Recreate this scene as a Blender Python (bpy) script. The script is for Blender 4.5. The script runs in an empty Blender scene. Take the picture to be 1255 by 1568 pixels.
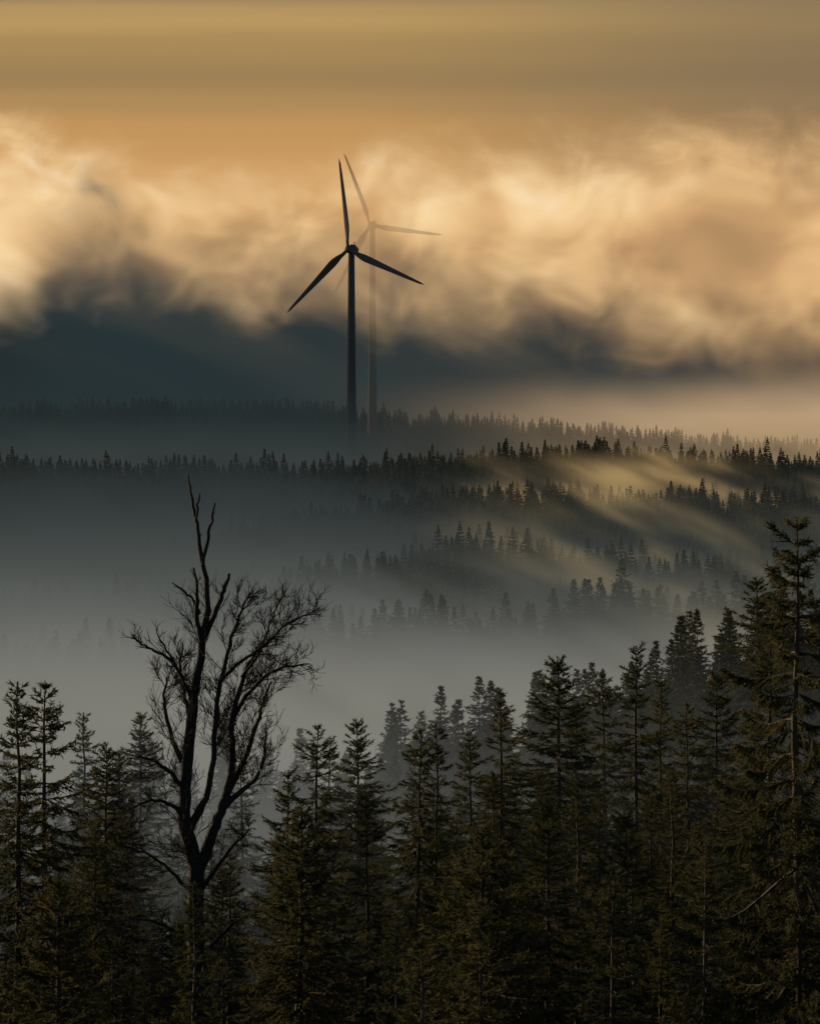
import bpy, math, random
import numpy as np
from mathutils import Vector
rng = np.random.default_rng(11)
random.seed(5)
sc = bpy.context.scene
F = 4355.0   # focal length of the lens in reference units (100 mm on a 36 mm high frame)

def s2l(v):
    v = v/255.0
    return v/12.92 if v <= 0.04045 else ((v+0.055)/1.055)**2.4
def lin(r, g, b): return (s2l(r), s2l(g), s2l(b), 1.0)

# ------------------------------------------------------------------ node helper
class G:
    def __init__(s, nt): s.nt = nt
    def new(s, t, **kw):
        n = s.nt.nodes.new(t)
        for k, v in kw.items(): setattr(n, k, v)
        return n
    def put(s, sock, v):
        if v is None: return
        if isinstance(v, bpy.types.NodeSocket): s.nt.links.new(v, sock)
        else: sock.default_value = v
    def m(s, op, a, b=None, c=None, clamp=False):
        n = s.new('ShaderNodeMath', operation=op, use_clamp=clamp)
        s.put(n.inputs[0], a); s.put(n.inputs[1], b); s.put(n.inputs[2], c)
        return n.outputs[0]
    def ss(s, x, lo, hi, a=0.0, b=1.0, kind='SMOOTHSTEP'):
        n = s.new('ShaderNodeMapRange', interpolation_type=kind)
        if lo > hi: lo, hi, a, b = hi, lo, b, a
        s.put(n.inputs[0], x); s.put(n.inputs[1], lo); s.put(n.inputs[2], hi)
        s.put(n.inputs[3], a); s.put(n.inputs[4], b)
        return n.outputs[0]
    def mix(s, f, a, b):
        n = s.new('ShaderNodeMix', data_type='RGBA')
        s.put(n.inputs[0], f); s.put(n.inputs[6], a); s.put(n.inputs[7], b)
        return n.outputs[2]
    def xyz(s, x, y, z):
        n = s.new('ShaderNodeCombineXYZ')
        s.put(n.inputs[0], x); s.put(n.inputs[1], y); s.put(n.inputs[2], z)
        return n.outputs[0]
    def sep(s, v):
        n = s.new('ShaderNodeSeparateXYZ'); s.put(n.inputs[0], v); return n.outputs
    def noise(s, vec, scale=1.0, detail=4.0, rough=0.5, dist=0.0):
        n = s.new('ShaderNodeTexNoise')
        s.put(n.inputs['Vector'], vec)
        n.inputs['Scale'].default_value = scale; n.inputs['Detail'].default_value = detail
        n.inputs['Roughness'].default_value = rough; n.inputs['Distortion'].default_value = dist
        return n.outputs[0]
    def ramp(s, f, stops, interp='EASE'):
        n = s.new('ShaderNodeValToRGB'); r = n.color_ramp; r.interpolation = interp
        while len(r.elements) > 1: r.elements.remove(r.elements[-1])
        r.elements[0].position = stops[0][0]; r.elements[0].color = stops[0][1]
        for p, c in stops[1:]:
            e = r.elements.new(p); e.color = c
        s.put(n.inputs[0], f); return n.outputs[0]
    def curve(s, x, pts):
        n = s.new('ShaderNodeFloatCurve'); c = n.mapping.curves[0]
        c.points[0].location = pts[0]; c.points[1].location = pts[-1]
        for p in pts[1:-1]: c.points.new(*p)
        n.mapping.update(); s.put(n.inputs['Value'], x); return n.outputs[0]

# ------------------------------------------------------------------ cloud colours
def cloud_colour(g, U, V, cheap=False):
    """U, V: horizontal / vertical angular coordinates, 1 unit ~ 1.3 degrees"""
    m = g.m
    p = g.xyz(U, V, 0.0)
    warp = g.noise(p, 0.5, 2, 0.5)
    w = m('SUBTRACT', warp, 0.5)
    U2 = m('MULTIPLY_ADD', w, 1.1, U); V2 = m('MULTIPLY_ADD', w, -0.8, V)
    dt = 2 if cheap else 8
    n1 = g.noise(g.xyz(m('MULTIPLY', U2, 0.8), V2, 3.7), 1.15, dt, 0.58, 0.25)
    n2 = g.noise(g.xyz(m('MULTIPLY', U2, 0.6), V2, 9.1), 0.6, min(dt, 3), 0.5, 0.0)
    n3 = g.noise(g.xyz(m('MULTIPLY', U2, 0.55), V2, 17.3), 0.85, min(dt, 4), 0.5, 0.4)
    x = m('DIVIDE', m('ADD', U, 7.0), 14.0, clamp=True)
    fx = lambda u: (u+7.0)/14.0
    T = m('MULTIPLY', g.curve(x, [(fx(u), v/7.0) for u, v in
        [(-7, 4.3), (-6, 4.2), (-5.2, 3.9), (-4.4, 3.5), (-3, 3.3), (-1.5, 3.4), (0, 3.7), (1.5, 3.85), (3, 3.9), (4.5, 4.2), (7, 4.1)]]), 7.0)
    B = m('MULTIPLY', g.curve(x, [(fx(u), v/7.0) for u, v in
        [(-7, 1.7), (-6, 2.0), (-5.2, 2.45), (-4.5, 2.5), (-3.9, 2.35), (-3, 2.25), (-2, 2.22), (-1, 2.2), (0, 2.05), (1.2, 1.85), (2.5, 1.7), (4, 1.5), (5.4, 1.25), (7, 1.1)]]), 7.0)
    # upper veil of high cloud
    st = g.noise(g.xyz(m('MULTIPLY', U, 0.12), m('MULTIPLY', V, 1.3), 1.0), 1.0, 3, 0.5)
    Vs = m('MULTIPLY_ADD', m('SUBTRACT', st, 0.5), 0.35, V)
    up = g.ramp(m('DIVIDE', Vs, 7.0), [
        (0.50, lin(206, 158, 101)), (0.60, lin(194, 149, 92)), (0.66, lin(176, 139, 90)), (0.72, lin(158, 129, 86)),
        (0.78, lin(168, 137, 88)), (0.835, lin(186, 152, 96)), (0.862, lin(180, 148, 96)), (0.905, lin(146, 126, 94)), (0.95, lin(132, 117, 92))])
    up = g.mix(g.ss(U, -2.0, 6.8, 0, 0.7), up, lin(127, 109, 85))
    # cloud body
    hgt = m('SUBTRACT', V, B)
    b = m('MULTIPLY_ADD', m('SUBTRACT', n3, 0.5), 0.95, 0.48)
    b = m('MULTIPLY_ADD', m('SUBTRACT', n1, 0.5), 0.65, b)
    b = m('MULTIPLY_ADD', g.ss(hgt, -0.2, 1.2), 0.14, b)
    b = m('ADD', b, g.ss(U, -2.0, -5.0, 0, 0.16))
    b = m('SUBTRACT', b, g.ss(U, 1.6, 5.5, 0, 0.12))
    hol = lambda cu, cv, ru, rv: g.ss(m('SQRT', m('ADD', m('POWER', m('DIVIDE', m('SUBTRACT', U2, cu), ru), 2.0),
                                   m('POWER', m('DIVIDE', m('SUBTRACT', V2, cv), rv), 2.0))), 0.1, 1.6, 1.0, 0.0)
    b = m('SUBTRACT', b, m('MULTIPLY', hol(1.1, 2.7, 0.4, 0.8), 0.28))
    b = m('SUBTRACT', b, m('MULTIPLY', hol(4.9, 2.3, 1.4, 0.7), m('MULTIPLY_ADD', n1, 0.6, 0.0)))
    b = m('ADD', b, m('MULTIPLY', hol(2.2, 3.2, 1.2, 0.7), 0.13))
    cl = g.ramp(b, [(0.0, lin(158, 124, 87)), (0.3, lin(203, 160, 111)), (0.55, lin(230, 187, 132)),
                    (0.8, lin(247, 211, 158)), (1.0, lin(255, 232, 196))], 'LINEAR')
    topd = m('SUBTRACT', T, V)
    mt = g.ss(m('MULTIPLY_ADD', m('SUBTRACT', n1, 0.5), 2.5, topd), -0.75, 1.2)
    mt = m('MULTIPLY', mt, g.ss(topd, -1.0, 0.2))
    col = g.mix(mt, up, cl)
    # shaded lower layer
    q = m('SUBTRACT', m('MULTIPLY', U, 0.9), m('MULTIPLY', V, 0.45))
    r_ = m('ADD', m('MULTIPLY', U, 0.45), m('MULTIPLY', V, 0.9))
    rays = g.noise(g.xyz(m('MULTIPLY', q, 0.14), m('MULTIPLY', r_, 1.15), 5.0), 1.0, 2, 0.5)
    sl = g.mix(g.ss(U, -4.0, 4.0), lin(39, 51, 54), lin(58, 60, 58))
    sl = g.mix(g.ss(U, -4.6, -6.8, 0, 0.5), sl, lin(32, 39, 41))
    sl = g.mix(g.ss(V, 1.0, 2.3, 0, 0.6), sl, lin(76, 75, 70))
    sl = g.mix(m('MULTIPLY', m('MULTIPLY', g.ss(rays, 0.4, 0.75), g.ss(U, -4.0, 0.5, 0.3, 1.0)), g.ss(V, 0.2, 1.5, 0.05, 0.42)), sl, lin(122, 109, 88))
    sl = g.mix(m('MULTIPLY', g.ss(n2, 0.42, 0.75), 0.3), sl, lin(72, 77, 75))
    Vb = m('MULTIPLY_ADD', m('SUBTRACT', n2, 0.5), 0.5, m('MULTIPLY_ADD', U, -0.035, V))
    gl = m('MULTIPLY', g.ss(U, -1.6, 5.2), g.ss(Vb, 0.5, -0.45))
    sl = g.mix(gl, sl, lin(200, 168, 130))
    d = m('MULTIPLY_ADD', m('SUBTRACT', n1, 0.5), 1.6, m('MULTIPLY_ADD', m('SUBTRACT', n2, 0.5), 0.9, hgt))
    mb = g.ss(d, -1.25, 1.0)
    hole = m('MULTIPLY', hol(-4.6, 2.9, 0.4, 0.5), g.ss(n1, 0.40, 0.6, 0.0, 1.0))
    mb = m('MULTIPLY', mb, m('SUBTRACT', 1.0, m('MULTIPLY', hole, 0.75)))
    return g.mix(mb, sl, col)

# ------------------------------------------------------------------ world
SUN_EL, SUN_AZ = math.radians(16), math.radians(-54)     # azimuth measured from +Y toward +X
w = bpy.data.worlds.new("World"); sc.world = w; w.use_nodes = True
w.cycles.sampling_method = 'NONE'
nt = w.node_tree; nt.nodes.clear(); g = G(nt)
tc = g.new('ShaderNodeTexCoord'); X, Y, Z = g.sep(tc.outputs['Generated'])
yy = g.m('MAXIMUM', Y, 0.25)
U = g.m('MULTIPLY', g.m('DIVIDE', X, yy), F/100); V = g.m('MULTIPLY', g.m('DIVIDE', Z, yy), F/100)
cc = cloud_colour(g, U, V)
sky = g.new('ShaderNodeTexSky', sky_type='NISHITA'); sky.sun_disc = False
sky.sun_elevation = SUN_EL; sky.sun_rotation = SUN_AZ; sky.dust_density = 3.0
bgs = g.new('ShaderNodeBackground'); bgs.inputs[1].default_value = 0.075; nt.links.new(sky.outputs[0], bgs.inputs[0])
bgc = g.new('ShaderNodeBackground'); bgc.inputs[1].default_value = 1.0; nt.links.new(cc, bgc.inputs[0])
mask = g.m('MULTIPLY', g.ss(g.m('ABSOLUTE', X), 0.40, 0.2), g.m('MULTIPLY', g.ss(Y, 0.3, 0.6), g.ss(Z, 0.30, 0.17)))
ms = g.new('ShaderNodeMixShader'); g.put(ms.inputs[0], mask)
nt.links.new(bgs.outputs[0], ms.inputs[1]); nt.links.new(bgc.outputs[0], ms.inputs[2])
o = g.new('ShaderNodeOutputWorld'); nt.links.new(ms.outputs[0], o.inputs[0])

sun = bpy.data.lights.new("sun", 'SUN'); sun.energy = 4.6; sun.angle = math.radians(0.6); sun.color = (1.0, 0.74, 0.42)
so = bpy.data.objects.new("sun", sun); sc.collection.objects.link(so)
sd = Vector((math.sin(SUN_AZ)*math.cos(SUN_EL), math.cos(SUN_AZ)*math.cos(SUN_EL), math.sin(SUN_EL)))
so.rotation_euler = sd.to_track_quat('Z', 'Y').to_euler(); so.location = (-200, 100, 150)

# ------------------------------------------------------------------ materials
def mat(name):
    m = bpy.data.materials.new(name); m.use_nodes = True; m.node_tree.nodes.clear(); return m, G(m.node_tree)
def needle_mat(name, a, b, trans=0.3):
    m, g = mat(name)
    oi = g.new('ShaderNodeObjectInfo'); ge = g.new('ShaderNodeNewGeometry')
    n = g.noise(ge.outputs['Position'], 1.1, 1, 0.6)
    f = g.m('MULTIPLY_ADD', oi.outputs['Random'], 0.4, g.ss(n, 0.35, 0.7, 0, 0.7), clamp=True)
    c = g.mix(f, a, b)
    d = g.new('ShaderNodeBsdfDiffuse'); g.put(d.inputs[0], c)
    t = g.new('ShaderNodeBsdfTranslucent'); g.put(t.inputs[0], c)
    mx = g.new('ShaderNodeMixShader'); mx.inputs[0].default_value = trans
    g.nt.links.new(d.outputs[0], mx.inputs[1]); g.nt.links.new(t.outputs[0], mx.inputs[2])
    o = g.new('ShaderNodeOutputMaterial'); g.nt.links.new(mx.outputs[0], o.inputs[0]); return m
def rough_mat(name, a, b, scale, rough=0.9, bump=0.4, spec=0.3):
    m, g = mat(name)
    ge = g.new('ShaderNodeNewGeometry'); n = g.noise(ge.outputs['Position'], scale, 3, 0.6)
    d = g.new('ShaderNodeBsdfPrincipled'); g.put(d.inputs['Base Color'], g.mix(n, a, b)); d.inputs['Roughness'].default_value = rough
    d.inputs['Specular IOR Level'].default_value = spec
    bp = g.new('ShaderNodeBump'); bp.inputs['Strength'].default_value = bump; g.put(bp.inputs['Height'], n)
    g.nt.links.new(bp.outputs[0], d.inputs['Normal'])
    o = g.new('ShaderNodeOutputMaterial'); g.nt.links.new(d.outputs[0], o.inputs[0]); return m
M_need = needle_mat("spruce_needles", (0.022, 0.034, 0.020, 1), (0.095, 0.085, 0.040, 1))
M_bark = rough_mat("spruce_bark", (0.03, 0.022, 0.016, 1), (0.06, 0.048, 0.036, 1), 8)
M_dead = rough_mat("bare_bark", (0.010, 0.009, 0.008, 1), (0.024, 0.021, 0.018, 1), 6)
M_ground = rough_mat("forest_floor", (0.02, 0.022, 0.012, 1), (0.05, 0.045, 0.03, 1), 0.3)
M_tower = rough_mat("shaded_turbine_paint", (0.09, 0.09, 0.09, 1), (0.11, 0.11, 0.11, 1), 0.2, 1.0, 0.02, 0.0)  # paint colour darkened to hold the shade of a backlit silhouette

# ------------------------------------------------------------------ mesh helpers
class MB:
    def __init__(s): s.v = []; s.f = []; s.mi = []; s.n = 0
    def tris(s, P, mi):             # P (N,3,3)
        N = len(P)
        if N == 0: return
        s.v.append(P.reshape(-1, 3)); s.f.append((np.arange(N*3)+s.n).reshape(-1, 3)); s.mi.append(np.full(N, mi)); s.n += N*3
    def tube(s, pts, rad, sides, mi):
        pts = np.asarray(pts, float); rad = np.asarray(rad, float); n = len(pts)
        t = np.gradient(pts, axis=0); t /= np.linalg.norm(t, axis=1)[:, None]+1e-9
        ref = np.array([0.31, 0.17, 0.93]) if abs(t[0, 2]) < 0.8 else np.array([0.95, 0.2, 0.1])
        a = np.cross(t, ref); a /= np.linalg.norm(a, axis=1)[:, None]+1e-9; b = np.cross(t, a)
        th = np.arange(sides)*2*math.pi/sides
        ring = pts[:, None]+rad[:, None, None]*(np.cos(th)[None, :, None]*a[:, None]+np.sin(th)[None, :, None]*b[:, None])
        s.v.append(ring.reshape(-1, 3))
        i, j = np.meshgrid(np.arange(n-1), np.arange(sides), indexing='ij'); j2 = (j+1) % sides
        A = i*sides+j; B = i*sides+j2; C = (i+1)*sides+j2; D = (i+1)*sides+j
        f = np.concatenate([np.stack([A, B, C], -1).reshape(-1, 3), np.stack([A, C, D], -1).reshape(-1, 3)])+s.n
        s.f.append(f); s.mi.append(np.full(len(f), mi)); s.n += n*sides
    def mesh(s, name, mats, smooth=False):
        v = np.concatenate(s.v).astype(np.float32); f = np.concatenate(s.f).astype(np.int32); mi = np.concatenate(s.mi).astype(np.int32)
        me = bpy.data.meshes.new(name)
        me.vertices.add(len(v)); me.vertices.foreach_set('co', v.ravel())
        me.loops.add(len(f)*3); me.loops.foreach_set('vertex_index', f.ravel())
        me.polygons.add(len(f)); me.polygons.foreach_set('loop_start', np.arange(len(f), dtype=np.int32)*3)
        for m in mats: me.materials.append(m)
        me.polygons.foreach_set('material_index', mi)
        me.polygons.foreach_set('use_smooth', np.full(len(f), smooth))
        me.update(calc_edges=True); me.validate(); return me
def nrm(a): return a/(np.linalg.norm(a, axis=-1, keepdims=True)+1e-9)

def spruce(seed, H=20.0, ratio=0.32, crown=0.85, whorl=0.33, nb=7, tstep=0.12, tl=0.45, tw=0.035, nn=4, nl=0.13,
           nw=0.016, Lmax=3.2, droop=0.25, rag=0.35, drop=0.08, cones=0, trunk_r=0.2, hang=0.35, sides=7, bsides=3, el0=48, powr=0.93, base=0.2):
    r = np.random.default_rng(seed); mb = MB()
    k = np.linspace(0, 1, 14)
    bend = np.cumsum(r.normal(0, 0.04, (14, 2)), axis=0)*(H/20)
    tp = np.stack([bend[:, 0], bend[:, 1], k*H], 1)
    mb.tube(tp, trunk_r*(1-k)**0.8+0.015, sides, 0)
    nt_ = 26; zz_ = r.uniform(H-0.75, H, nt_); pb = np.stack([np.full(nt_, tp[-1, 0]), np.full(nt_, tp[-1, 1]), zz_], 1)
    dd_ = nrm(np.stack([r.normal(0, 1, nt_), r.normal(0, 1, nt_), r.uniform(.6, 1.6, nt_)], 1)); qq = nrm(np.cross(dd_, r.normal(0, 1, (nt_, 3))))
    mb.tris(np.stack([pb+qq*tw*.6, pb-qq*tw*.6, pb+dd_*0.16], 1), 1)
    z = H-0.3
    secw = r.uniform(0.72, 1.18, 8)
    while z > H*(1-crown):
        t = H-z; c = np.array([np.interp(z, tp[:, 2], tp[:, 0]), np.interp(z, tp[:, 2], tp[:, 1]), z])
        wf = r.uniform(1-rag, 1+rag*0.5)
        a0 = r.uniform(0, 6.28)
        n_here = nb if t > 1.2 else max(4, nb-2)
        for q in range(n_here):
            if r.random() < drop: continue
            az = a0+q*2*math.pi/n_here+r.normal(0, 0.25)
            L = min((base+ratio*t**powr), Lmax)*wf*r.uniform(0.7, 1.15)*secw[int(az/6.2832*8) % 8]
            if L < 0.12: continue
            f = min(t/6.0, 1.0)
            el = math.radians(el0*(1-f)**1.3+(-6)*f+r.normal(0, 7))
            ns = 7; s_ = np.linspace(0, 1, ns)
            od = np.array([math.cos(az), math.sin(az), 0.0]); sdv = np.array([-math.sin(az), math.cos(az), 0.0])
            zz = L*(s_*math.sin(el)-droop*f*s_**1.4+(droop*0.9*f+0.05)*s_**3.2)
            P = c+np.outer(L*s_*math.cos(el), od)+np.outer(r.normal(0, 0.05)*L*s_**2, sdv); P[:, 2] += zz+r.uniform(-0.1, 0.1)
            mb.tube(P, (0.010+0.011*L)*(1-0.85*s_), bsides, 0)
            nt_ = max(5, int(L/tstep*2))
            st = np.clip(r.uniform(0.05, 1.0, nt_)**0.75, 0, 1)
            p = np.stack([np.interp(st, s_, P[:, i]) for i in range(3)], 1)
            idx = np.clip((st*(ns-1)).astype(int), 0, ns-2); tg = nrm(P[idx+1]-P[idx])
            sg = np.where(r.random(nt_) < 0.5, -1, 1)[:, None]
            dn = np.array([0, 0, 1.0])[None]*(-hang*f+r.normal(0, 0.3, nt_)+0.12*(1-f))[:, None]
            d = nrm(tg*0.75+sdv[None]*sg*r.uniform(0.1, 1.0, (nt_, 1))+dn)
            lt = (tl*(0.45+0.75*(1-st))*min(1.0, 0.35+L/2.2)*r.uniform(0.6, 1.3, nt_))[:, None]
            tip = p+d*lt; pe = nrm(np.cross(d, r.normal(0, 1, (nt_, 3))))
            mb.tris(np.stack([p+pe*tw, p-pe*tw, tip], 1), 1)
            if nn:
                u = (np.arange(nn)+0.6)/nn
                b = p[:, None]+d[:, None]*lt[:, None]*u[None, :, None]
                nd = nrm(d[:, None]*0.75+nrm(r.normal(0, 1, (nt_, nn, 3)))*0.75)
                q2 = nrm(np.cross(nd, r.normal(0, 1, (nt_, nn, 3))))
                T = np.stack([b+q2*nw, b-q2*nw, b+nd*nl*r.uniform(0.6, 1.3, (nt_, nn, 1))], 2)
                mb.tris(T.reshape(-1, 3, 3), 1)
            if cones and t < cones and L > 0.5:
                for _ in range(r.integers(0, 3)):
                    cp = P[r.integers(ns-3, ns)]+r.normal(0, 0.05, 3)
                    mb.tube(cp+np.array([[0, 0, 0], [0, 0, -.04], [0, 0, -.10], [0, 0, -.17]]), [0.008, 0.03, 0.03, 0.006], 5, 0)
        z -= whorl*r.uniform(0.7, 1.3)*(0.75 if t < 2 else 1.0)
    for _ in range(14):
        zz = r.uniform(0.05, 1-crown+0.05)*H; az = r.uniform(0, 6.28); L = r.uniform(0.4, 1.4)
        mb.tube([[0, 0, zz], [L*.5*math.cos(az), L*.5*math.sin(az), zz-.05], [L*math.cos(az), L*math.sin(az), zz-.25]], [0.03, 0.02, 0.006], 3, 0)
    return mb.mesh("spruce_%d" % seed, [M_bark, M_need])

def proto_collection(name, meshes):
    col = bpy.data.collections.new(name)
    for i, me in enumerate(meshes):
        ob = bpy.data.objects.new("%s_%02d" % (name, i), me); col.objects.link(ob)
    return col
kw = dict(nb=7, whorl=0.33, tstep=0.12, tw=0.044, nw=0.025, nl=0.16, nn=3, el0=38, base=0.25, tl=0.48)
near = [spruce(101, **{**kw, 'ratio': 0.38}), spruce(102, **{**kw, 'ratio': 0.28, 'rag': 0.55, 'nb': 6, 'whorl': .38}), spruce(103, **{**kw, 'ratio': 0.46, 'drop': 0.25, 'Lmax': 3.8, 'rag': .6, 'whorl': .42}),
        spruce(104, **{**kw, 'ratio': 0.38, 'droop': 0.45, 'cones': 3, 'hang': .7, 'rag': .7, 'drop': .22, 'whorl': .45}), spruce(105, **{**kw, 'ratio': 0.48, 'whorl': 0.27, 'H': 15, 'Lmax': 3.2}),
        spruce(106, **{**kw, 'ratio': 0.42, 'rag': .75, 'drop': .3, 'base': .45, 'powr': .75, 'droop': .35})]
near_h = [20, 20, 20, 20, 15, 20]
mid = [spruce(200+i, ratio=[.30, .36, .27, .33, .38][i], whorl=0.45, nb=7, tstep=0.3, tl=0.62, tw=0.11, nn=2, nl=0.28, nw=0.06,
              rag=0.45, trunk_r=0.18, sides=5, el0=32, base=0.15, powr=1.0, crown=.92) for i in range(5)]
far = [spruce(300+i, ratio=[.26, .32, .23, .29][i], whorl=0.6, nb=7, tstep=0.6, tl=0.85, tw=0.26, nn=0, rag=0.3, crown=0.93, sides=4, el0=22, base=0.08,
              powr=1.05, Lmax=3.4, drop=.03) for i in range(4)]
C_near, C_mid, C_far = proto_collection("near_spruce", near), proto_collection("mid_spruce", mid), proto_collection("far_spruce", far)

# ------------------------------------------------------------------ terrain
TH = 18.0
crest_px = [
 (300, 0.97*TH, [(-300, 1200), (0, 1170), (400, 1150), (500, 1120), (560, 1100), (620, 1068), (700, 1030), (770, 1030), (820, 1000), (890, 980), (960, 965), (1010, 940), (1100, 930), (1160, 885), (1260, 850), (1600, 800)]),
 (440, 0.97*TH, [(-300, 1010), (0, 990), (500, 940), (650, 918), (800, 920), (900, 888), (1000, 893), (1100, 900), (1255, 880), (1600, 860)]),
 (560, 0.97*TH, [(-300, 930), (0, 905), (400, 865), (600, 835), (700, 805), (800, 812), (880, 835), (950, 848), (1100, 850), (1255, 860), (1600, 850)]),
 (720, 0.97*TH, [(-300, 880), (0, 860), (200, 840), (360, 808), (500, 775), (610, 758), (690, 738), (800, 732), (950, 740), (1100, 745), (1255, 752), (1600, 755)]),
 (940, 0.97*TH, [(-300, 690), (0, 692), (150, 697), (300, 700), (540, 697), (640, 690), (760, 680), (900, 674), (1050, 678), (1255, 688), (1600, 690)]),
 (1350, 0.97*TH, [(-300, 622), (0, 618), (230, 606), (350, 608), (480, 613), (560, 622), (700, 631), (850, 643), (1000, 655), (1255, 674), (1600, 690)]),
]
lines = [(-3000, [(-1, -60)]), (-300, [(-1, -10)]), (0, [(-1, -2.0)]), (35, [(-1, -14)]), (72, [(-1, -33)]), (95, [(-30, -34), (30, -33)]),
         (130, [(-30, -36), (30, -34)]), (200, [(-60, -48), (-10, -44), (60, -41)])]
for D, h, pts in crest_px:
    lines.append((D, [((c-627.5)/F*D, (620-r)/F*D-h) for c, r in pts]))
lines += [(1900, [(-1, -80)]), (2600, [(-1, -140)]), (9000, [(-1, -150)])]
LD = np.array([l[0] for l in lines], float)
def ground(x, y):
    x = np.asarray(x, float); y = np.asarray(y, float)
    Zs = np.stack([np.interp(x, [p[0] for p in l[1]], [p[1] for p in l[1]]) for l in lines], 0)
    i = np.clip(np.searchsorted(LD, y)-1, 0, len(LD)-2)
    t = np.clip((y-LD[i])/(LD[i+1]-LD[i]), 0, 1)
    z0 = np.take_along_axis(Zs, i[None], 0)[0]; z1 = np.take_along_axis(Zs, (i+1)[None], 0)[0]
    dip = np.where((y > 200) & (y < 440), 0.07, np.where((y >= 440) & (y < 940), 0.02, np.where((y >= 940) & (y < 1350), 0.06, 0)))*(LD[i+1]-LD[i])
    s = t*t*(3-2*t)
    roll = np.where((y > 440) & (y < 940), 2.4*np.sin(x*0.045+y*0.021)*np.sin(math.pi*t), 0)
    return z0*(1-s)+z1*s-dip*np.sin(math.pi*t)+roll+0.6*np.sin(x*0.11+y*0.05)+0.5*np.sin(x*0.05-y*0.09)
ys = np.unique(np.concatenate([np.linspace(-3000, -100, 15), np.arange(-100, 320, 6), np.arange(320, 1500, 14), np.linspace(1500, 9000, 30)]))
xh = np.concatenate([np.arange(0, 300, 8), np.linspace(300, 5000, 22)]); xs = np.unique(np.concatenate([-xh, xh]))
XX, YY = np.meshgrid(xs, ys); ZZ = ground(XX.ravel(), YY.ravel())
nx = len(xs); vv = np.stack([XX.ravel(), YY.ravel(), ZZ], 1)
ff = [(j*nx+i, j*nx+i+1, (j+1)*nx+i+1, (j+1)*nx+i) for j in range(len(ys)-1) for i in range(nx-1)]
me = bpy.data.meshes.new("ground"); me.from_pydata(vv.tolist(), [], ff); me.materials.append(M_ground)
me.polygons.foreach_set('use_smooth', np.ones(len(ff), bool)); gr = bpy.data.objects.new("ground", me); sc.collection.objects.link(gr)

# ------------------------------------------------------------------ instanced forests
def forest(name, pts, scl, col, nvar):
    me = bpy.data.meshes.new(name); me.from_pydata(pts.tolist(), [], [])
    for nm, ty, val in (('scl', 'FLOAT', scl), ('rotz', 'FLOAT', rng.uniform(0, 6.28, len(pts))), ('vidx', 'INT', rng.integers(0, nvar, len(pts)))):
        a = me.attributes.new(nm, ty, 'POINT'); a.data.foreach_set('value', np.asarray(val, dtype=np.float32 if ty == 'FLOAT' else np.int32))
    ob = bpy.data.objects.new(name, me); sc.collection.objects.link(ob)
    ng = bpy.data.node_groups.new(name+"_scatter", 'GeometryNodeTree')
    ng.interface.new_socket('Geometry', in_out='INPUT', socket_type='NodeSocketGeometry')
    ng.interface.new_socket('Geometry', in_out='OUTPUT', socket_type='NodeSocketGeometry')
    N, Lk = ng.nodes, ng.links
    gi, go = N.new('NodeGroupInput'), N.new('NodeGroupOutput')
    ci = N.new('GeometryNodeCollectionInfo'); ci.inputs[0].default_value = col
    ci.inputs['Separate Children'].default_value = True; ci.inputs['Reset Children'].default_value = True
    ip = N.new('GeometryNodeInstanceOnPoints'); ip.inputs['Pick Instance'].default_value = True
    def at(nm, ty):
        n = N.new('GeometryNodeInputNamedAttribute'); n.data_type = ty; n.inputs[0].default_value = nm; return n.outputs[0]
    cx = N.new('ShaderNodeCombineXYZ'); Lk.new(at('rotz', 'FLOAT'), cx.inputs[2])
    e = N.new('FunctionNodeEulerToRotation'); Lk.new(cx.outputs[0], e.inputs[0])
    Lk.new(gi.outputs[0], ip.inputs['Points']); Lk.new(ci.outputs[0], ip.inputs['Instance']); Lk.new(at('vidx', 'INT'), ip.inputs['Instance Index'])
    Lk.new(e.outputs[0], ip.inputs['Rotation']); Lk.new(at('scl', 'FLOAT'), ip.inputs['Scale'])
    Lk.new(ip.outputs[0], go.inputs[0])
    md = ob.modifiers.new('scatter', 'NODES'); md.node_group = ng
    return ob
def scatter(y0, y1, step, wid=0.17, pad=25):
    P = []
    y = y0
    while y < y1:
        hw = wid*y+pad
        x = np.arange(-hw, hw, step); x = x+rng.uniform(-.5, .5, len(x))*step; yv = y+rng.uniform(-.5, .5, len(x))*step
        P.append(np.stack([x, yv], 1)); y += step
    return np.concatenate(P)
def height_var(P, base, amp):
    lo = np.sin(P[:, 0]*0.17+P[:, 1]*0.03)*np.sin(P[:, 0]*0.061-P[:, 1]*0.11+1)
    return base*(1+amp*lo*0.5+rng.normal(0, amp*0.5, len(P)))
P = np.concatenate([scatter(456, 950, 3.9, 0.16, 15), scatter(1250, 1362, 3.6, 0.16, 15)]); h = np.clip(height_var(P, 15.8, 0.22), 8, 22)
forest("distant_forest", np.column_stack([P, ground(P[:, 0], P[:, 1])-0.3]), h/20, C_far, len(far))
P = np.concatenate([scatter(225, 312, 3.8), scatter(370, 452, 3.8)]); h = np.clip(height_var(P, 15.8, 0.26), 8, 22)
forest("hillside_forest", np.column_stack([P, ground(P[:, 0], P[:, 1])-0.3]), h/20, C_mid, len(mid))
P = scatter(84, 225, 4.0, 0.155, 6)
gz = ground(P[:, 0], P[:, 1])
env_c = [-200, 0, 100, 200, 300, 400, 450, 600, 700, 800, 900, 1000, 1100, 1200, 1500]
env_r = [1190, 1190, 1220, 1220, 1280, 1280, 1230, 1200, 1190, 1150, 1130, 1110, 1080, 1060, 1060]
cpx = 627.5+F*P[:, 0]/P[:, 1]; zmax = (620-np.interp(cpx, env_c, env_r))/F*P[:, 1]
hmax = zmax-gz
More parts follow.
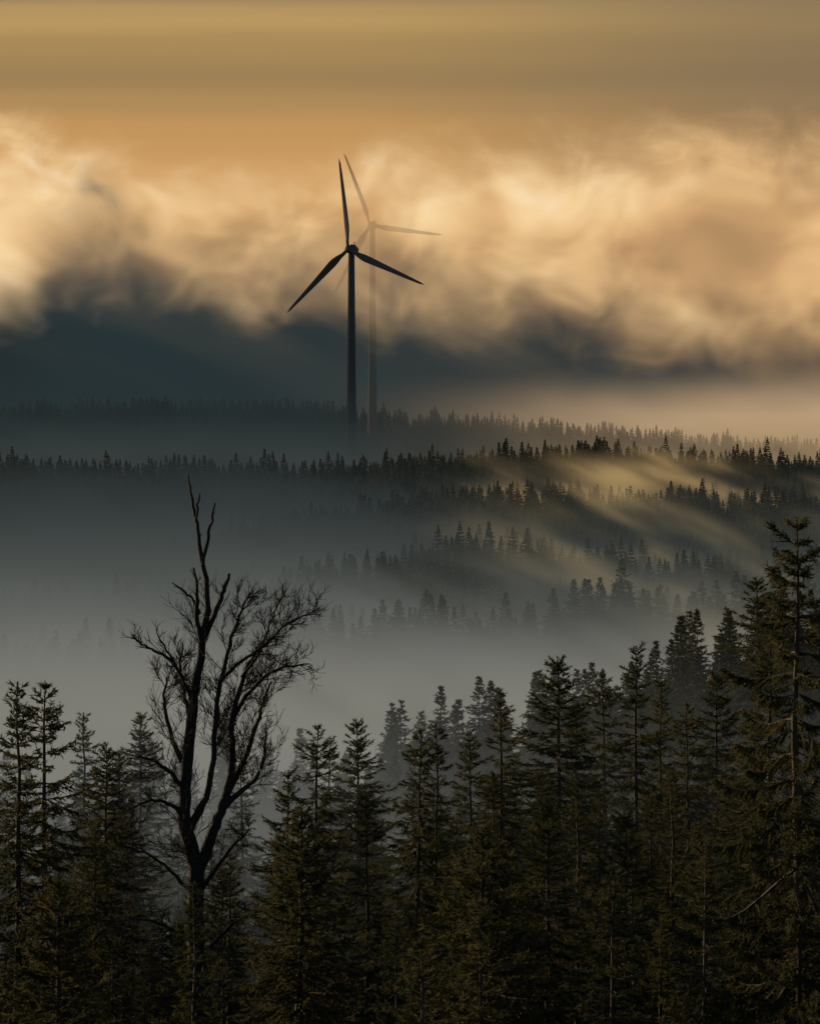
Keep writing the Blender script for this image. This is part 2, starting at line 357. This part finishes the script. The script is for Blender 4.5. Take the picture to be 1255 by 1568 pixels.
h = np.minimum(rng.uniform(7, 19, len(P)), hmax*rng.uniform(0.65, 1.0, len(P)))
k = h > 3.5
forest("foreground_forest", np.column_stack([P[k], gz[k]-0.3]), h[k]/19, C_near, len(near))

# ------------------------------------------------------------------ named spruces
def tree(c, r, D, v, ratio_scale=1.0, name="spruce_tree", mesh=None, H0=None):
    x = (c-627.5)/F*D; zt = (620-r)/F*D; gz = float(ground(np.array([x]), np.array([D]))[0])-0.3
    ob = bpy.data.objects.new(name, mesh or near[v]); sc.collection.objects.link(ob)
    s = (zt-gz)/(H0 or near_h[v]); ob.location = (x, D, gz); ob.scale = (s*ratio_scale, s*ratio_scale, s)
    ob.rotation_euler = (0, 0, rng.uniform(0, 6.28))
    return ob
for a in [(30, 1045, 118, 1), (72, 1042, 122, 3), (130, 1092, 195, 1, 1.1), (160, 1140, 140, 0), (216, 1092, 200, 0), (182, 1150, 160, 2),
          (375, 1150, 190, 1), (478, 1108, 142, 3), (508, 1128, 205, 1), (550, 1102, 165, 0), (442, 1180, 125, 5), (632, 1115, 132, 3), (662, 1108, 135, 1),
          (765, 1058, 140, 5), (720, 1120, 150, 2), (855, 1006, 158, 0, 1.1), (880, 1075, 165, 2), (932, 1030, 180, 3), (972, 990, 160, 5, 1.0),
          (1010, 1040, 170, 1), (1095, 1030, 170, 0), (1060, 1075, 150, 3), (1150, 1060, 140, 1),
          (460, 1235, 104, 4), (738, 1265, 98, 4, 1.1), (958, 1240, 104, 0), (885, 1185, 112, 1), (1215, 1230, 94, 2), (1085, 1290, 92, 5),
          (92, 1340, 90, 4), (560, 1215, 112, 2), (1030, 1180, 118, 1)]:
    tree(*a)
bigm = spruce(500, H=25, ratio=0.56, crown=0.85, whorl=0.55, nb=5, tstep=0.06, tl=0.55, Lmax=4.6, droop=0.5, rag=0.6, drop=0.22,
              cones=7, trunk_r=0.24, hang=1.0, nn=4, tw=0.045, nw=0.024, nl=0.16, powr=0.85, base=0.3, el0=30)
tree(1229, 792, 96, 0, 1.0, "spruce_tree", bigm, 25)
tree(1162, 885, 260, 0, 1.2)
tree(1185, 960, 130, 2, 1.1)

# ------------------------------------------------------------------ bare tree
TD = 115.0; K = F/TD
bm = MB(); r = np.random.default_rng(4)
def twig(p, d, L, rad, depth, upb):
    n = 6 if depth > 0 else 4
    P = [p]; dd = d.copy(); seg = L/(n-1)
    for i in range(n-1):
        dd = nrm(dd+r.normal(0, 0.15, 3)+np.array([0, 0, upb]))
        P.append(P[-1]+dd*seg)
    P = np.array(P); s = np.linspace(0, 1, n)
    bm.tube(P, (rad*(1-0.6*s)+0.004), 4 if depth > 0 else 3, 0)
    if depth <= 0: return
    for i in range(int(r.integers(4, 7))):
        t = r.uniform(0.1, 1.0); k = min(int(t*(n-1)), n-2); q = P[k]+(P[k+1]-P[k])*(t*(n-1)-k)
        tg = nrm(P[k+1]-P[k]); sd_ = nrm(np.cross(tg, r.normal(0, 1, 3)))
        twig(q, nrm(tg*0.85+sd_*0.65), L*r.uniform(0.4, 0.75), max(rad*0.6, 0.005), depth-1, upb)
base_gz = float(ground(np.array([(302-627.5)/K]), np.array([TD]))[0])
bx = (302-627.5)/K
def limb(pts, y0=0.0, y1=0.0, dens=2.2, tl=1.1, from_s=0.15, depth=2, upb=0.12):
    A = np.array(pts, float); P = np.stack([(A[:, 0]-627.5)/K-bx, np.linspace(y0, y1, len(A)), (620-A[:, 1])/K-base_gz], 1)
    t = np.arange(len(A)); tt = np.linspace(0, len(A)-1, (len(A)-1)*4+1)
    P2 = np.stack([np.interp(tt, t, P[:, i]) for i in range(3)], 1)
    for _ in range(2):
        Q = P2.copy(); Q[1:-1] = P2[:-2]*.25+P2[1:-1]*.5+P2[2:]*.25; P2 = Q
    P2[1:-1] += r.normal(0, 0.022, P2[1:-1].shape)
    rad = np.interp(tt, t, A[:, 2])/K*0.78
    bm.tube(P2, rad, 8, 0)
    Ls = np.linalg.norm(np.diff(P2, axis=0), axis=1).sum()
    for _ in range(int(Ls*dens*1.45)):
        s = r.uniform(from_s, 1.0); k = min(int(s*(len(P2)-1)), len(P2)-2); tg = nrm(P2[k+1]-P2[k])
        sd_ = nrm(np.cross(tg, r.normal(0, 1, 3)))
        twig(P2[k], nrm(tg*0.7+sd_*0.8), 1.4*tl*r.uniform(0.5, 1.2)*(1.1-0.4*s), min(0.015, rad[k]*0.5), depth, upb)
limb([(306, 1640, 20), (302, 1520, 19), (300, 1430, 17), (298, 1380, 16.5), (303, 1335, 16), (292, 1300, 15), (281, 1255, 13.5), (285, 1190, 12), (291, 1130, 11), (295, 1080, 10), (303, 1030, 8.5), (310, 980, 7.5), (319, 930, 6)], 0, 0, 1.2, 1.3, 0.35)
limb([(319, 935, 5.6), (316, 885, 5), (307, 845, 4.2), (301, 800, 3.4), (294, 765, 2.8), (288, 728, 1.4)], 0, 0.2, 0.3, 0.3, 0.3, 1)
limb([(311, 865, 3.8), (319, 822, 3), (326, 790, 2.6), (330, 770, 1.6)], 0, -0.3, 0.5, 0.35, 0.3, 0)
limb([(300, 800, 2.6), (303, 780, 2.2), (306, 755, 1.4)], 0, 0, 0.5, 0.3, 0.3, 0)
limb([(309, 985, 6), (325, 950, 5.2), (338, 915, 4.6), (346, 893, 4), (350, 880, 2.8)], 0, 0.5, 1.0, 0.6, 0.3, 1)
limb([(309, 985, 5), (301, 940, 4.4), (304, 900, 3.2), (298, 868, 1.8)], 0, -0.5, 0.8, 0.5, 0.3, 1)
limb([(302, 1340, 14), (318, 1295, 11.5), (334, 1255, 10), (348, 1215, 8.5), (356, 1160, 7), (352, 1110, 6), (362, 1065, 5), (380, 1020, 4), (400, 985, 3)], 0, 1.0, 2.2, 1.2, 0.4)
limb([(348, 1215, 7), (372, 1170, 5.5), (388, 1120, 4.5), (398, 1085, 3.2), (412, 1050, 1.6)], 0.7, 1.8, 2.4, 1.1, 0.2)
limb([(290, 1270, 10), (318, 1220, 6.5), (328, 1160, 5.6), (330, 1100, 5), (340, 1040, 4.2), (352, 985, 3.4), (368, 940, 2.6), (386, 905, 1.4)], 0, -1.0, 2.6, 1.0, 0.3)
limb([(352, 1110, 5), (375, 1068, 4), (405, 1035, 3.3), (440, 1022, 2.6), (474, 1018, 1.2)], 0.8, 0.4, 3.0, 0.8, 0.2, 2, 0.08)
limb([(340, 1040, 4), (372, 1008, 3.4), (405, 988, 3), (428, 962, 2.4), (455, 942, 2), (486, 930, 1)], -0.8, -1.6, 3.0, 0.8, 0.3, 2, 0.08)
limb([(368, 1040, 3.4), (398, 1000, 2.8), (412, 955, 2.4), (425, 925, 1.8), (436, 908, 1)], 0.7, 1.2, 2.6, 0.7, 0.3, 1)
limb([(296, 1075, 5), (284, 1045, 4), (268, 1012, 3.2), (246, 998, 2.6), (225, 985, 2), (204, 974, 1)], 0, -0.8, 2.6, 0.6, 0.35, 1)
limb([(270, 1015, 2.6), (252, 985, 2), (243, 965, 1)], -0.5, -0.9, 2, 0.5, 0.3, 1)
limb([(306, 940, 3), (296, 918, 2.6), (280, 905, 2.2), (263, 893, 1.2)], 0, 0.3, 1.0, 0.3, 0.3, 0)
limb([(288, 1185, 7), (268, 1145, 5), (256, 1110, 4), (248, 1075, 3), (252, 1040, 2)], 0, 0.9, 2.6, 1.0, 0.25)
limb([(284, 1210, 6), (262, 1178, 4), (238, 1160, 3), (216, 1152, 1.4)], 0, -1.2, 2.6, 0.9, 0.25, 2, 0.05)
limb([(294, 1110, 5), (281, 1070, 3.6), (272, 1030, 2.6), (276, 990, 1.6)], 0, 1.4, 2.4, 0.8, 0.25)
limb([(340, 1240, 7), (368, 1214, 5), (392, 1196, 4), (406, 1160, 3), (404, 1120, 1.6)], 0.3, 1.0, 2.2, 0.9, 0.25)
limb([(284, 1250, 5), (255, 1225, 3.4), (226, 1222, 2.4), (196, 1240, 1)], 0, -0.8, 2.2, 0.9, 0.25, 2, -0.02)
limb([(296, 1370, 5), (262, 1330, 3.2), (226, 1300, 2.2), (190, 1290, 1)], 0, -1.0, 2.2, 1.0, 0.2, 2, -0.04)
limb([(304, 1370, 6), (336, 1320, 3.6), (368, 1280, 2.4), (388, 1262, 1)], 0, -1.0, 2.2, 1.0, 0.2, 2, 0.02)
limb([(300, 1440, 5), (262, 1420, 3.2), (230, 1400, 2.2), (190, 1402, 1)], 0, -1.2, 2.2, 1.0, 0.2, 2, -0.05)
limb([(302, 1470, 5), (340, 1430, 3.2), (366, 1400, 2.2), (400, 1392, 1)], 0, -1.2, 2.2, 1.0, 0.2, 2, -0.03)
bt = bpy.data.objects.new("bare_tree", bm.mesh("bare_tree", [M_dead], True)); sc.collection.objects.link(bt)
bt.location = (bx, TD, base_gz)

# ------------------------------------------------------------------ wind turbines
def turbine(c, hub_row, D, yaw_deg, angles, R=35.0, base_r=2.3, top_r=1.2):
    x = (c-627.5)/F*D; zh = (620-hub_row)/F*D; gz = float(ground(np.array([x]), np.array([D]))[0])-1
    root = bpy.data.objects.new("wind_turbine", None); sc.collection.objects.link(root); root.location = (x, D, gz); root.empty_display_size = 5
    Ht = zh-gz-1.3
    def part(nm, mb_, loc=(0, 0, 0), rot=(0, 0, 0), sm=True):
        ob = bpy.data.objects.new(nm, mb_.mesh(nm, [M_tower], sm)); sc.collection.objects.link(ob); ob.parent = root
        ob.location = loc; ob.rotation_euler = rot; return ob
    m_ = MB(); zz = np.linspace(0, Ht, 9); rr = np.interp(zz/Ht, [0, .3, 1], [base_r, base_r*0.86, top_r])
    m_.tube(np.stack([zz*0, zz*0, zz], 1), rr, 28, 0); part("tower", m_)
    yaw = math.radians(yaw_deg); fwd = np.array([math.sin(yaw), -math.cos(yaw), 0])
    m_ = MB(); s = np.linspace(-2.0, 5.5, 15); rad = np.interp(s, [-2, -1.6, -0.6, 1.0, 2.5, 4.2, 5.2, 5.5], [1.0, 1.55, 1.8, 1.85, 1.7, 1.3, .7, .05])
    m_.tube(np.outer(s, -fwd), rad, 20, 0)
    m_.tube([-fwd*3.0+[0, 0, 1.3], -fwd*3.0+[0, 0, 2.9]], [0.12, 0.08], 6, 0)
    m_.tube([-fwd*3.0+[-.7, 0, 2.7], -fwd*3.0+[.7, 0, 2.7]], [0.12, 0.12], 6, 0)
    m_.tube([-fwd*1.6+[-1.0, 0, 1.75], -fwd*1.6+[1.0, 0, 1.75]], [0.3, 0.3], 8, 0)
    part("nacelle", m_, (0, 0, zh-gz))
    m_ = MB(); s = np.linspace(0, 2.6, 9); m_.tube(np.outer(s, fwd)+fwd*2.0, [1.5, 1.6, 1.6, 1.5, 1.35, 1.1, .8, .4, .03], 20, 0)
    part("hub", m_, (0, 0, zh-gz))
    side = np.array([math.cos(yaw), math.sin(yaw), 0]); up = np.array([0, 0, 1.0])
    for i, a in enumerate(angles):
        a = math.radians(a); d = side*math.sin(a)+up*math.cos(a); cdir = side*math.cos(a)-up*math.sin(a)
        n = 18; t = np.linspace(0, 1, n)
        ch = np.interp(t, [0, .06, .2, .5, .85, .97, 1], [1.3, 1.5, 3.1, 2.1, 1.15, 0.75, 0.12])
        th = np.interp(t, [0, .06, .2, .5, 1], [1.2, 1.1, .65, .35, .06]); tws = np.interp(t, [0, .2, 1], [0.9, 0.55, 0.1])
        aa = np.arange(12)*2*math.pi/12; V_ = []
        for j in range(n):
            e1 = cdir*math.cos(tws[j])+fwd*math.sin(tws[j]); e2 = np.cross(d, e1)
            c0 = fwd*3.3+d*(0.8+t[j]*(R-0.8))+fwd*(1.2*t[j]**2)+e1*ch[j]*(0.18 if t[j] > .1 else 0)
            for q in aa: V_.append(c0+e1*ch[j]/2*math.cos(q)+e2*th[j]/2*math.sin(q))
        V_ = np.array(V_); mbb = MB(); mbb.v.append(V_); f = []
        for j in range(n-1):
            for q in range(12):
                A = j*12+q; B = j*12+(q+1) % 12; f += [(A, B, B+12), (A, B+12, A+12)]
        f += [((n-1)*12, (n-1)*12+q, (n-1)*12+q+1) for q in range(1, 11)]
        mbb.f.append(np.array(f)); mbb.mi.append(np.zeros(len(f))); mbb.n = len(V_)
        part("blade_%d" % (i+1), mbb, (0, 0, zh-gz))
turbine(538, 382, 1095, -22, [-5.5, 114, 226])
turbine(570, 345, 1300, -16, [-20.5, 98.5, 208])

# ------------------------------------------------------------------ fog volumes
def box(name, lo, hi, m):
    me = bpy.data.meshes.new(name)
    x0, y0, z0 = lo; x1, y1, z1 = hi
    v = [(x0, y0, z0), (x1, y0, z0), (x1, y1, z0), (x0, y1, z0), (x0, y0, z1), (x1, y0, z1), (x1, y1, z1), (x0, y1, z1)]
    me.from_pydata(v, [], [(0, 3, 2, 1), (4, 5, 6, 7), (0, 1, 5, 4), (1, 2, 6, 5), (2, 3, 7, 6), (3, 0, 4, 7)])
    me.materials.append(m); ob = bpy.data.objects.new(name, me); sc.collection.objects.link(ob); return ob
def vol_out(g, dens, col):
    ab = g.new('ShaderNodeVolumeAbsorption'); ab.inputs[0].default_value = (0, 0, 0, 1); g.put(ab.inputs[1], dens)
    em = g.new('ShaderNodeEmission'); g.put(em.inputs[0], col); g.put(em.inputs[1], dens)  # fog glows in its own colour, standing in for scattered light
    ad = g.new('ShaderNodeAddShader'); g.nt.links.new(ab.outputs[0], ad.inputs[0]); g.nt.links.new(em.outputs[0], ad.inputs[1])
    o = g.new('ShaderNodeOutputMaterial'); g.nt.links.new(ad.outputs[0], o.inputs['Volume'])
def fog(y0, y1, prof, left=0.0, sun_tint=None, nz=0.02, seed=0.0, namp=0.7, steps=1.4):
    """a bank of mist lying across the valley. prof: (z, optical depth, colour)"""
    m, g = mat("fog"); th_ = y1-y0
    ge = g.new('ShaderNodeNewGeometry'); X, Y, Z = g.sep(ge.outputs['Position'])
    prof = sorted(prof); zlo, zhi = prof[0][0], prof[-1][0]; f = lambda z: (z-zlo)/(zhi-zlo)
    if nz:
        q = g.m('SUBTRACT', g.m('MULTIPLY', X, 0.36), g.m('MULTIPLY', Z, 0.55)); pz = g.m('ADD', g.m('MULTIPLY', X, 0.85), g.m('MULTIPLY', Z, 1.7))  # slanted streaks that draw sun rays into the mist
        n = g.noise(g.xyz(q, seed*100.0, pz), nz, 2.5, 0.6)
        Zn = g.m('MULTIPLY_ADD', g.m('SUBTRACT', n, 0.5), (zhi-zlo)*0.22, Z)
    else: Zn = Z
    t = g.ss(Zn, zlo, zhi, kind='LINEAR')
    mx = max(p[1] for p in prof)
    od = g.ramp(t, [(f(p[0]), (p[1]/mx, p[1]/mx, p[1]/mx, 1)) for p in prof], 'LINEAR')
    dens = g.m('MULTIPLY', od, mx/th_)
    if nz: dens = g.m('MULTIPLY', dens, g.ss(n, 0.3, 0.7, 1-namp, 1+namp))
    if left: dens = g.m('MULTIPLY', dens, g.ss(X, 0.04*y0, -0.10*y0, 1.0, 1+left))
    col = g.ramp(t, [(f(p[0]), lin(*p[2])) for p in prof], 'LINEAR')
    if sun_tint:
        x0, x1, z0, z1, c, lo, hi, boost = sun_tint
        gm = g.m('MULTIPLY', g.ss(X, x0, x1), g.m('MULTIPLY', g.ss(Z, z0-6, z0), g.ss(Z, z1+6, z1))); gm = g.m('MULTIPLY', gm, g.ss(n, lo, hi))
        col = g.mix(gm, col, lin(*c)); dens = g.m('MULTIPLY', dens, g.m('MULTIPLY_ADD', gm, boost, 1.0))  # sunlit shafts painted into the fog colour and density
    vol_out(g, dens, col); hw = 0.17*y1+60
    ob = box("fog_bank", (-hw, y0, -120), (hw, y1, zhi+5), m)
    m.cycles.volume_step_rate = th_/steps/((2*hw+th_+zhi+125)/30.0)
zr = lambda r, y: (620-r)/F*y
def P_(y, L): return [(zr(r, y), od, c) for r, od, c in L]
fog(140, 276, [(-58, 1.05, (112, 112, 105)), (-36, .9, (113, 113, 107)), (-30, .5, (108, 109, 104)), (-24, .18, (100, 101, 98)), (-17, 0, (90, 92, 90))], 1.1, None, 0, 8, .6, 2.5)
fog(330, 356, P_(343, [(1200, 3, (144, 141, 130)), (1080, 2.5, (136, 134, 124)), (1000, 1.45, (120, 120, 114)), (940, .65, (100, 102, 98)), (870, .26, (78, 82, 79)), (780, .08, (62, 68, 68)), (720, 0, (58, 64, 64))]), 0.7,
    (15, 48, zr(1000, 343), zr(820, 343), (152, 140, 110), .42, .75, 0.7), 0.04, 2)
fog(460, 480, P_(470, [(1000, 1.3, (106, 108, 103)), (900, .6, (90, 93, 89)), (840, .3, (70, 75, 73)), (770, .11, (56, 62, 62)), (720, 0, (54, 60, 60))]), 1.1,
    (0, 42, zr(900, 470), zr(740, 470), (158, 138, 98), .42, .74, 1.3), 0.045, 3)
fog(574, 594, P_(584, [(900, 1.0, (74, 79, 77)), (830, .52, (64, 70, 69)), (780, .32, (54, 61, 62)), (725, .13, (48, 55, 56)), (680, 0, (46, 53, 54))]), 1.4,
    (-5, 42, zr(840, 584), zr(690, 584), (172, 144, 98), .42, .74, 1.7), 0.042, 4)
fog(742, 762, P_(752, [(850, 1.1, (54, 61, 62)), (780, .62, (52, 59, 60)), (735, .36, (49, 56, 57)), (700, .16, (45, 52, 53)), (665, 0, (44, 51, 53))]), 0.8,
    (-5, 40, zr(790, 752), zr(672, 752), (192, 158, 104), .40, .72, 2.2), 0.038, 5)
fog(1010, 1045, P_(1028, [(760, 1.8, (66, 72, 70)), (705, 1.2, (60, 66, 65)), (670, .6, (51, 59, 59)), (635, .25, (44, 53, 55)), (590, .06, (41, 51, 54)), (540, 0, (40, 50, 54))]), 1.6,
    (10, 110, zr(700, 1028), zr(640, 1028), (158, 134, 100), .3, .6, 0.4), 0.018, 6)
m, g = mat("cloud_bank")
ge = g.new('ShaderNodeNewGeometry'); X, Y, Z = g.sep(ge.outputs['Position'])
cc = cloud_colour(g, g.m('MULTIPLY', X, F/100/1200), g.m('MULTIPLY', Z, F/100/1200), cheap=True)
n = g.noise(ge.outputs['Position'], 0.03, 1, 0.5)
dens = g.m('MULTIPLY', g.ss(Z, 112, 78, 0.007, 0.044), g.ss(n, 0.3, 0.7, 0.6, 1.3))
dens = g.m('MULTIPLY', dens, g.ss(Z, 150, 120)); dens = g.m('MULTIPLY', dens, g.ss(Z, -12, 12, 0.3, 1.0))
vol_out(g, dens, cc); m.cycles.volume_step_rate = 1.3
box("cloud_bank", (-330, 1185, -70), (330, 1212, 150), m)

# ------------------------------------------------------------------ camera
cam = bpy.data.cameras.new("camera"); co = bpy.data.objects.new("camera", cam); sc.collection.objects.link(co)
co.location = (0, 0, 0); co.rotation_euler = (math.radians(90), 0, 0)
cam.sensor_fit = 'VERTICAL'; cam.sensor_height = 36; cam.sensor_width = 36; cam.lens = 100
cam.shift_y = -(784-620)/1568.0; cam.clip_start = 0.5; cam.clip_end = 20000
sc.camera = co
sc.view_settings.view_transform = 'Standard'; sc.view_settings.look = 'None'; sc.view_settings.exposure = 0
